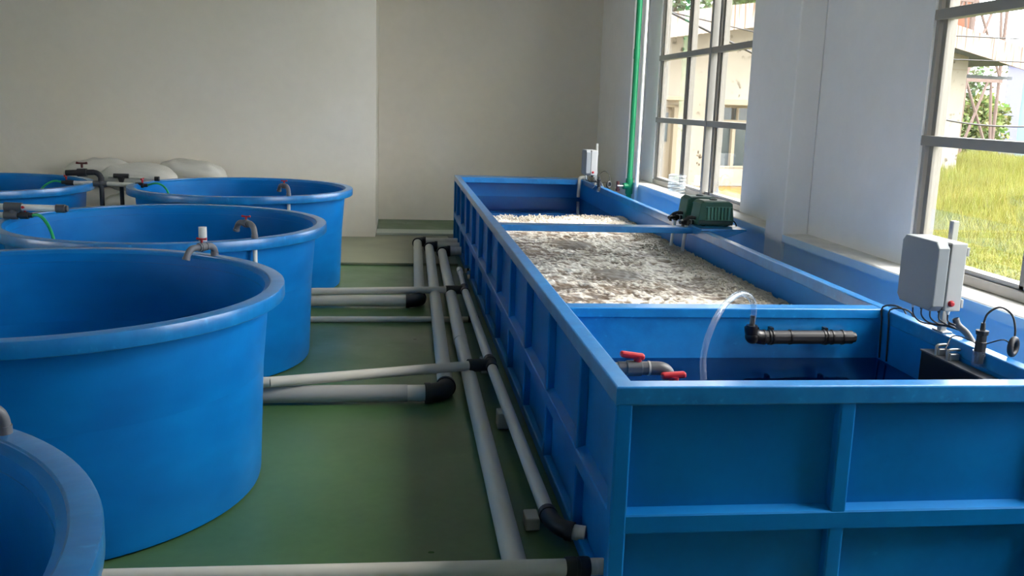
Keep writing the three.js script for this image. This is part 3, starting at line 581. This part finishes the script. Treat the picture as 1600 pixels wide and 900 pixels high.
// ---------- air pumps ----------
function airPump(x, z, label) {
  const t = thing('air_pump', label, 'air pump', [x, 0.847, z], 'green air pumps');
  const w = 0.255, d = 0.2, feet = [];
  const prof = new THREE.Shape(); prof.moveTo(-w / 2, 0.014); prof.lineTo(w / 2, 0.014); prof.lineTo(w / 2 + 0.004, 0.05); prof.lineTo(w / 2 - 0.012, 0.165); prof.lineTo(w / 2 - 0.03, 0.178); prof.lineTo(-w / 2 + 0.03, 0.178); prof.lineTo(-w / 2 + 0.012, 0.165); prof.lineTo(-w / 2 - 0.004, 0.05); prof.closePath();
  const body = new THREE.ExtrudeGeometry(prof, { depth: d - 0.02, bevelEnabled: true, bevelSize: 0.008, bevelThickness: 0.008, bevelSegments: 3 }).translate(0, 0, -d / 2 + 0.01);
  part('housing', tidy(body), mPump, t);
  part('base', box(-w / 2 - 0.008, w / 2 + 0.008, 0.012, 0.045, -d / 2 - 0.006, d / 2 + 0.006, 0.01), mPumpDark, t);
  part('lid', box(-w / 2 + 0.03, w / 2 - 0.03, 0.182, 0.190, -d / 2 + 0.02, d / 2 - 0.02, 0.004), mPump, t);
  part('knob', ringed([0, 0.188, 0], [0, 1, 0], [[0, 0.03], [0.008, 0.03], [0.014, 0.02], [0.016, 0]], 18), mPumpDark, t);
  for (let k = 0; k < 7; k++) part('cooling_rib', box(-0.072 + 0.0265 * k, -0.056 + 0.0265 * k, 0.05, 0.142, d / 2 - 0.004, d / 2 + 0.012, 0.003), mPumpRib, t);
  part('vent_frame', join([box(-0.085, 0.12, 0.142, 0.148, d / 2 - 0.004, d / 2 + 0.01, 0.002), box(-0.085, 0.12, 0.044, 0.05, d / 2 - 0.004, d / 2 + 0.01, 0.002)]), mPumpRib, t);
  part('label_plate', join([box(-w / 2 - 0.008, -w / 2, 0.115, 0.145, -0.03, 0.04, 0.001).rotateZ(-0.09), box(-w / 2 - 0.008, -w / 2, 0.075, 0.108, -0.03, 0.04, 0.001).rotateZ(-0.09)]), mPipeDull, t);
  for (const [fx, fz] of [[-0.09, -0.07], [0.09, -0.07], [-0.09, 0.075], [0.09, 0.075]]) part('foot', ringed([fx, 0.0005, fz], [fx, 1, fz], [[0, 0], [0, 0.016], [0.014, 0.012], [0.014, 0]], 14), mBlack, t);
  part('power_cord', hose([[w / 2, 0.03, 0.02], [w / 2 + 0.03, 0.035, 0.03], [w / 2 + 0.045, 0.012, 0.06], [w / 2 + 0.04, -0.03, 0.08]], 0.005, 24, 8), mBlack, t);
  part('outlet_hose', join([hose([[-w / 2, 0.05, 0.03], [-w / 2 - 0.05, 0.055, 0.02], [-w / 2 - 0.09, 0.03, 0.0], [-w / 2 - 0.10, -0.015, 0.0]], 0.012, 24, 10), rod([-w / 2 - 0.03, 0.054, 0.025], [-w / 2 - 0.05, 0.055, 0.02], 0.015)]), mBlack, t);
  return t;
}
airPump(2.40, -6.96, 'green ribbed air pump, nearer of the two on the tank shelf');
airPump(2.40, -7.29, 'green air pump behind the nearer one on the tank shelf');
for (const [x, z, label] of [[2.195, -6.985, 'nearer white air pipe dropping from the pumps into the froth'], [2.195, -7.29, 'farther white air pipe dropping from the pumps into the froth']]) {
  const t = thing('air_pipe', label, 'pipe', [x, 0.6, z], 'white air pipes');
  piece('pipe', hose([[x + 0.02, 0.87, z], [x + 0.012, 0.80, z], [x, 0.68, z], [x - 0.006, 0.5, z]], 0.0135, 20, 12), mPipeWhite, t);
  piece('fitting', join([rod([x + 0.018, 0.838, z], [x + 0.02, 0.885, z], 0.02), rod([x - 0.03, 0.862, z], [x + 0.08, 0.862, z], 0.017), rod([x - 0.05, 0.864, z + 0.05], [x + 0.02, 0.864, z + 0.0], 0.014)]), mBlack, t);
  piece('clamp', join([rod([x + 0.045, 0.862, z], [x + 0.052, 0.862, z], 0.021), rod([x - 0.02, 0.862, z], [x - 0.012, 0.862, z], 0.021)]), mSteel, t);
}
{ // hook pipe at the far right corner
  const t = thing('hook_pipe', 'short grey pipe hooked over the far right corner of the long tank', 'pipe', [2.22, 0.83, -11.3]);
  piece('pipe', hose([[2.29, 0.856, -11.32], [2.23, 0.858, -11.3], [2.205, 0.845, -11.28], [2.20, 0.8, -11.28], [2.195, 0.62, -11.28]], 0.02, 30, 12), mPipe, t);
  piece('cap', rod([2.275, 0.856, -11.32], [2.30, 0.856, -11.32], 0.026), mPipeWhite, t);
}
{ // clear container on the sill
  const t = thing('clear_container', 'clear ribbed plastic container on the sill of the far window', 'container', [2.84, 0.86, -9.38]);
  const pr = [[0, 0.001], [0.07, 0.001], [0.084, 0.008]]; for (let k = 0; k <= 24; k++) pr.push([0.086 + 0.0045 * Math.sin(k * Math.PI / 2), 0.012 + k * 0.0074]); pr.push([0.09, 0.195], [0.087, 0.195]);
  part('shell', toCreasedNormals(new THREE.LatheGeometry(pr.map((a) => new THREE.Vector2(...a)), 32), 1.2), mClear, t);
  for (let k = 0; k < 5; k++) part('rib', tidy(new THREE.TorusGeometry(0.089, 0.0022, 8, 40).rotateX(Math.PI / 2).translate(0, 0.03 + 0.038 * k, 0)), plain('#cfcac2', 0.4), t);
}
{ // pipes at the far pilaster
  let t = thing('green_pipe', 'green upright water pipe by the far window, with a small tap', 'pipe', [2.69, 0, -10.79]);
  piece('pipe', rod([2.695, 0.002, -10.79], [2.695, H - 0.01, -10.745], 0.032), mPPR, t);
  piece('tee', join([rod([2.695, 0.72, -10.785], [2.695, 0.90, -10.783], 0.042), rod([2.695, 0.81, -10.783], [2.62, 0.81, -10.765], 0.036)]), mPPR, t);
  piece('tap', join([rod([2.63, 0.81, -10.767], [2.56, 0.81, -10.75], 0.014), rod([2.565, 0.812, -10.751], [2.54, 0.812, -10.745], 0.02)]), mSteel, t);
  piece('handle', join([rod([2.55, 0.765, -10.747], [2.55, 0.865, -10.747], 0.018), rod([2.55, 0.75, -10.747], [2.55, 0.78, -10.747], 0.024)]), mDarkRed, t);
  piece('pipe_joint', rod([2.695, 2.25, -10.767], [2.695, 2.36, -10.766], 0.037), mPPR, t);
  t = thing('white_pipe', 'slim white upright conduit just right of the green pipe', 'pipe', [2.70, 0, -10.52]);
  piece('pipe', rod([2.712, 0.002, -10.52], [2.712, H - 0.01, -10.5], 0.02), mPipeWhite, t);
}

// ---------- outdoors ----------
{
  const gMap = texture(512, (u, v) => { const a = nA(u, v, 6, 2.1, 5) * 60, b = nA(u, v, 50, 3.1, 3) * 40; return [78 + a + b, 84 + a + b, 24 + a * 0.4]; }, true, 0.25);
  const sh = new THREE.PlaneGeometry(120, 140, 1, 1).rotateX(-Math.PI / 2).translate(63.2, -0.02, -20); sh.attributes.uv.needsUpdate = true;
  scaleUV(sh, 120, 140);
  struct('ground', sh, std({ map: gMap, roughness: 1 }));
  const dirt = new THREE.CircleGeometry(1, 40).rotateX(-Math.PI / 2); dirt.scale(3.0, 1, 3.6).translate(6.6, -0.012, -18.4); scaleUV(dirt, 8, 8);
  struct('ground_dry_patch', dirt, std({ map: texture(256, (u, v) => { const a = nA(u, v, 7, 5.1, 5) * 60; return [138 + a, 108 + a, 48 + a * 0.6]; }, true, 0.5), roughness: 1 }));
  // grass: tufts of curved blades
  const blades = [];
  for (let k = 0; k < 7; k++) {
    const a = rnd() * 6.28, lean = 0.15 + rnd() * 0.5, h = 0.6 + rnd() * 0.4, w = 0.045, ox = (rnd() - 0.5) * 0.5, oz = (rnd() - 0.5) * 0.5, c = Math.cos(a), s = Math.sin(a);
    const pt = (t, side) => { const b = lean * t * t, ww = w * (1 - t * 0.9) * side; return [ox + c * b - s * ww, h * t, oz + s * b + c * ww]; };
    const v = [pt(0, 1), pt(0, -1), pt(0.5, 1), pt(0.5, -1), pt(1, 0)], f = [0, 1, 2, 1, 3, 2, 2, 3, 4];
    const g = new THREE.BufferGeometry(); g.setAttribute('position', new THREE.Float32BufferAttribute(f.flatMap((i) => v[i]), 3)); g.computeVertexNormals(); blades.push(g);
  }
  const tuft = mergeGeometries(blades), mGrass = new THREE.MeshPhysicalMaterial({ color: '#ffffff', roughness: 0.9, transmission: 0.3, thickness: 0, side: THREE.DoubleSide });
  const N = 60000, im = new THREE.InstancedMesh(tuft, mGrass, N), m4 = new THREE.Matrix4(), q = new THREE.Quaternion(), c = new THREE.Color(), c2 = new THREE.Color('#837b20');
  let k = 0;
  while (k < N) {
    const z = -3 - 30 * Math.pow(rnd(), 0.9), x = 3.4 + rnd() * (4 + 0.62 * -z);
    if (((x - 6.6) / 2.9) ** 2 + ((z + 18.4) / 3.5) ** 2 < 1) continue;
    const lx = (x - 7.6) * 0.976 + (z + 21.1) * -0.216, lz = (x - 7.6) * 0.216 + (z + 21.1) * 0.976;
    if (lz < 0.05 && lx < 6.75 && lx > -9) continue;
    if (lz < 3.2 && lx < 2.4 && lx > -4) continue;
    const d = Math.hypot(x, z), pn = fbm(x * 0.5, z * 0.5, 2, 3), tall = smooth(d, 12, 21), h = lerp(0.07, 0.46, tall) * (0.6 + 0.9 * rnd()) * (1 + 0.8 * pn), w = lerp(0.13, 0.3, tall);
    q.setFromEuler(new THREE.Euler((rnd() - 0.5) * 0.3, rnd() * 6.28, (rnd() - 0.5) * 0.3));
    im.setMatrixAt(k, m4.compose(V(x, -0.02, z), q, V(w, h, w)));
    c.setRGB(0.16 + 0.05 * rnd(), 0.168 + 0.04 * rnd(), 0.013).lerp(c2, clamp(0.15 - pn + (1 - tall) * 0.12 * rnd(), 0, 0.6)); im.setColorAt(k, c); k++;
  }
  im.name = 'grass'; Object.assign(im.userData, { label: 'bright yellow-green grass growing outside the near window', category: 'grass', kind: 'stuff' }); im.castShadow = im.receiveShadow = true; scene.add(im);
}
{ // white building with a gabled corrugated edge
  const th = 0.218, b = new THREE.Group(); b.name = 'outbuilding'; b.position.set(7.6, 0, -21.1); b.rotation.y = th;
  Object.assign(b.userData, { label: 'old white building with a corrugated gable edge seen through both windows', category: 'building' }); scene.add(b);
  const old = texture(512, (u, v) => { const a = nA(u, v, 4, 1.1, 5) * 22, s = smooth(nA(u, v, 24, 6.1, 4), 0.1, 0.17) * smooth(nA(u, v, 4, 9.1, 2), -0.02, 0.1) * 95; return [158 + a - s, 149 + a - s, 134 + a - s]; }, true, 0.27);
  const mOld = std({ map: old, roughness: 0.9 }), mTrim = plain('#8f8470', 0.8), mGlassDark = std({ color: '#3a4347', roughness: 0.1 });
  const ap = 2.31, yA = 4.36, sl = 0.157, sr = 0.19, x0 = -9, x1 = 6.6;
  const s = new THREE.Shape(); s.moveTo(x0, 0); s.lineTo(x1, 0); s.lineTo(x1, yA - 0.35 - sr * (x1 - ap)); s.lineTo(ap, yA - 0.35); s.lineTo(x0, yA - 0.35 - sl * (ap - x0)); s.closePath();
  const hole = (a, c, d, e) => { const h = new THREE.Path(); h.moveTo(a, d); h.lineTo(a, e); h.lineTo(c, e); h.lineTo(c, d); h.closePath(); s.holes.push(h); };
  hole(-0.46, 1.5, 0.42, 1.8); hole(-1.84, -1.42, 0.02, 1.8);
  part('wall', uvm(new THREE.ExtrudeGeometry(s, { depth: 0.2, bevelEnabled: false }).translate(0, 0, -0.2)), mOld, b);
  part('wall', box(x1 - 0.2, x1, 0, 3.2, -9, -0.2), mOld, b); part('wall', box(x0, x1, 0, 2.4, -9.2, -9), mOld, b);
  for (const y of [2.88, 3.11]) part('groove', box(5.2, x1 + 0.004, y - 0.01, y + 0.01, -0.01, 0.006), mTrim, b);
  // window with hood
  const w = part('window', join([box(-0.46, 1.5, 0.42, 0.46, -0.12, 0.02, 0.004), box(-0.46, 1.5, 1.34, 1.5, -0.12, 0.0, 0.004), box(-0.46, 1.5, 1.77, 1.8, -0.12, 0.02, 0.004), box(-0.46, -0.42, 0.42, 1.8, -0.12, 0.02, 0.004), box(0.03, 0.09, 0.42, 1.34, -0.12, 0.01, 0.004), box(0.0, 0.03, 0.44, 1.34, -0.12, 0.02, 0.004), box(0.12, 0.15, 1.5, 1.8, -0.12, 0.01, 0.004), box(0.5, 0.55, 0.42, 1.8, -0.12, 0.01, 0.004), box(1.0, 1.05, 0.42, 1.8, -0.12, 0.01, 0.004), box(1.46, 1.5, 0.42, 1.8, -0.12, 0.02, 0.004)]), mTrim, b);
  for (const [a, c] of [[-0.42, 0.0], [0.09, 0.5], [0.55, 1.0], [1.05, 1.46]]) { part('pane', box(a, c, 0.46, 1.34, -0.08, -0.07), mGlassDark, w); part('pane', box(a, c, 1.5, 1.77, -0.08, -0.07), mGlassDark, w); }
  part('hood', box(-0.6, 1.7, 1.83, 1.96, 0, 0.42, 0.01), mTrim, b); part('hood', box(-2.1, -1.38, 1.89, 1.98, 0, 0.42, 0.01), mTrim, b);
  const d = part('door', join([box(-1.84, -1.42, 0.02, 1.8, -0.14, -0.1), box(-1.84, -1.8, 0.02, 1.8, -0.12, 0.02, 0.004), box(-1.52, -1.42, 0.02, 1.8, -0.12, 0.02, 0.004), box(-1.84, -1.42, 1.74, 1.8, -0.12, 0.02, 0.004)]), mTrim, b);
  part('pane', box(-1.77, -1.6, 0.98, 1.62, -0.1, -0.09), mGlassDark, d);
  // roof slabs and corrugated fascia strips
  const roof = (side) => { const g = new THREE.Shape(), e = side < 0 ? x0 - 0.8 : 8.6, k = side < 0 ? sl : sr, ye = yA - k * Math.abs(e - ap); g.moveTo(ap, yA); g.lineTo(e, ye); g.lineTo(e, ye - 0.08); g.lineTo(ap, yA - 0.08); g.closePath(); return new THREE.ExtrudeGeometry(g, { depth: 10.6, bevelEnabled: false }).translate(0, 0, -9.7); };
  const mRoof = plain('#6b6f76', 0.7);
  part('roof_slope', uvm(roof(-1)), mRoof, b); part('roof_slope', uvm(roof(1)), mRoof, b);
  const corr = (side) => {
    const n = 150, L = side < 0 ? ap - x0 + 0.8 : 8.6 - ap, k = side < 0 ? sl : sr, pos = [], idx = [];
    for (let i = 0; i <= n * 2; i++) { const t = i / (n * 2), x = ap + side * L * t, y = yA - k * L * t, zz = 0.93 + (i % 2 ? 0.018 : 0); pos.push(x, y + 0.02, zz, x, y - 0.49, zz, x, y + 0.02, 0.9, x, y - 0.49, 0.9); if (i) { const o = (i - 1) * 4; idx.push(o, o + 1, o + 4, o + 1, o + 5, o + 4, o + 2, o + 6, o + 3, o + 3, o + 6, o + 7, o, o + 4, o + 2, o + 2, o + 4, o + 6, o + 1, o + 3, o + 5, o + 3, o + 7, o + 5); } }
    const g = new THREE.BufferGeometry(); g.setAttribute('position', new THREE.Float32BufferAttribute(pos, 3)); g.setIndex(idx); const f = g.toNonIndexed(); f.computeVertexNormals(); return uvm(f);
  };
  const rust = texture(512, (u, v) => { const a = nA(u, v, 7, 2.1, 4) * 24, st = smooth(fbm(u * 40, v * 1.5, 3, 3), 0.08, 0.3) * 60; return [168 + a - st * .8, 152 + a - st * 0.9, 142 + a - st]; }, true, 0.5);
  const mFascia = std({ map: rust, roughness: 0.8, side: THREE.DoubleSide });
  part('fascia', corr(-1), mFascia, b); part('fascia', corr(1), mFascia, b);
  part('eave_board', box(6.7, 8.6, 2.72, 2.80, -0.6, -0.5), mRoof, b);
}
{ // steel tower behind the building
  const t = thing('steel_tower', 'rusty steel lattice tower behind the white building', 'tower', [20.7, 0, -32.2]);
  t.rotation.y = 0.218;
  const m = std({ color: '#6f5c54', roughness: 0.8 }), hw = 0.78;
  for (const [x, z] of [[-1, 0], [1, 0], [-1, -1.6], [1, -1.6]]) part('leg', rod([x * hw * 1.02, 0, z], [x * hw * 0.9, 7, z], 0.06, 0.06, 8), m, t);
  for (const z of [0, -1.6]) { part('beam', box(-hw - 0.1, hw + 0.1, 2.98, 3.14, z - 0.05, z + 0.05), m, t); part('beam', box(-hw - 0.1, hw + 0.1, 5.9, 6.05, z - 0.05, z + 0.05), m, t); }
  for (const z of [0, -1.6]) for (const [y0, y1] of [[0.2, 3.0], [3.14, 5.9]]) { part('brace', rod([-hw, y0, z], [0.3 * hw, y1, z], 0.05, 0.05, 8), m, t); part('brace', rod([hw, y0, z], [-0.95 * hw, y1, z], 0.05, 0.05, 8), m, t); part('brace', rod([hw, y0, z], [0.5 * hw, y1, z], 0.05, 0.05, 8), m, t); }
  const p = thing('chimney_post', 'rusty brown square post rising behind the roof edge', 'post', [21.9, 0, -36]);
  part('post', box(-0.28, 0.28, 0, 9, -0.28, 0.28, 0.01), std({ color: '#7d4c36', roughness: 0.8 }), p);
}
{ // pale blue building at the right
  const t = thing('pale_blue_building', 'pale blue building at the right edge behind the grass', 'building', [26.1, 0, -38.5]);
  t.rotation.y = -0.62;
  part('wall', box(0, 9, 0, 4.0, -6, 0, 0.02), std({ color: '#7f96b4', roughness: 0.85 }), t);
  part('corner_post', box(-0.2, 0.45, 0, 4.0, -0.4, 0.1, 0.02), std({ color: '#8584a4', roughness: 0.85 }), t);
  part('roof', box(-0.3, 9.3, 4.0, 4.12, -6.3, 0.3, 0.02), std({ color: '#a5abb2', roughness: 0.7 }), t);
}
{ // trees: trunk and crown of leaves
  const leaf = new THREE.BufferGeometry(); leaf.setAttribute('position', new THREE.Float32BufferAttribute([0, 0, 0, 0.3, 0.12, 0.5, -0.3, 0.1, 0.5, -0.3, 0.1, 0.5, 0.3, 0.12, 0.5, 0, -0.05, 1], 3)); leaf.computeVertexNormals();
  const mLeaf = new THREE.MeshPhysicalMaterial({ color: '#ffffff', roughness: 0.8, transmission: 0.3, thickness: 0, side: THREE.DoubleSide }), mTrunk = plain('#5a4a3c', 0.9);
  const tree = (x, z, h, r, n, base, label) => {
    const t = thing('tree', label, 'tree', [x, 0, z]);
    part('trunk', join([rod([0, -0.05, 0], [0.1, h * 0.6, 0], r * 0.09, r * 0.05, 10), rod([0.08, h * 0.45, 0], [r * 0.4, h * 0.75, 0.2], r * 0.04, r * 0.02, 8), rod([0.05, h * 0.4, 0], [-r * 0.45, h * 0.7, -0.2], r * 0.04, r * 0.02, 8)]), mTrunk, t);
    const im = new THREE.InstancedMesh(leaf, mLeaf, n), m4 = new THREE.Matrix4(), q = new THREE.Quaternion(), c = new THREE.Color();
    const clumps = []; for (let k = 0; k < 22; k++) { const a = rnd() * 6.28, e = rnd() * 2 - 0.8, rr = r * (0.35 + 0.5 * rnd()); clumps.push([Math.cos(a) * rr, h * 0.66 + e * h * 0.28, Math.sin(a) * rr, r * (0.25 + 0.25 * rnd())]); }
    for (let k = 0; k < n; k++) {
      const [cx, cy, cz, cr] = clumps[Math.floor(rnd() * clumps.length)], v = V(rnd() - 0.5, rnd() - 0.5, rnd() - 0.5).normalize().multiplyScalar(cr * Math.pow(rnd(), 0.35));
      q.setFromEuler(new THREE.Euler(rnd() * 6, rnd() * 6, rnd() * 6)); const s = 0.16 + 0.16 * rnd();
      im.setMatrixAt(k, m4.compose(V(cx + v.x, cy + v.y, cz + v.z), q, V(s, s, s))); c.setRGB(base[0] * (0.7 + 0.6 * rnd()), base[1] * (0.7 + 0.6 * rnd()), base[2] * (0.7 + 0.6 * rnd())); im.setColorAt(k, c);
    }
    im.name = 'foliage'; im.userData.kind = 'stuff'; im.castShadow = im.receiveShadow = true; t.add(im);
  };
  tree(9.5, -36, 8.5, 3.2, 9000, [0.10, 0.15, 0.05], 'dark green tree above the roof behind the far window');
  tree(15.5, -38, 9.2, 3.6, 9000, [0.13, 0.19, 0.04], 'bright green tree above the roof, right of the dark one');
  tree(26.5, -46, 4.4, 3, 8000, [0.12, 0.17, 0.06], 'low green tree behind the steel tower');
  tree(22.2, -35.2, 2.2, 1.5, 6000, [0.16, 0.2, 0.04], 'yellow-green bush at the foot of the steel tower');
}
{ // overhead wires
  const wire = (pts, r, label) => { const t = thing('overhead_wire', label, 'wire', pts[0]); piece('wire', hose(pts, r, 40, 6), mBlackShiny, t); };
  const ext = (a, b, k) => [a[0] + (b[0] - a[0]) * k, a[1] + (b[1] - a[1]) * k, a[2] + (b[2] - a[2]) * k];
  const a = [4.273, 3.186, -15], b = [5.694, 2.604, -15]; wire([ext(a, b, -1.5), a, b, ext(a, b, 1.6)], 0.02, 'thicker black wire sloping down across the far window');
  const c = [4.643, 3.205, -15.5], d = [5.832, 2.99, -15.5]; wire([ext(c, d, -2), c, d, ext(c, d, 2)], 0.011, 'thin black wire high across the far window');
  wire([[5.4, 1.95, -12], [6.91, 1.729, -12], [7.651, 1.633, -12], [8.393, 1.62, -12], [10, 1.72, -12]], 0.012, 'sagging black wire low across the near window');
  wire([[5.5, 2.87, -13], [7.706, 2.852, -13], [8.912, 2.847, -13], [11, 2.86, -13]], 0.009, 'thin straight wire high across the near window');
  wire([[5.5, 2.5, -12.5], [7.403, 2.494, -12.5], [8.614, 2.496, -12.5], [11, 2.51, -12.5]], 0.008, 'thin straight wire crossing the gable edge in the near window');
}
scene.traverse((o) => { if (o.isMesh && o.castShadow === undefined) o.castShadow = o.receiveShadow = true; });
renderer.render(scene, camera);
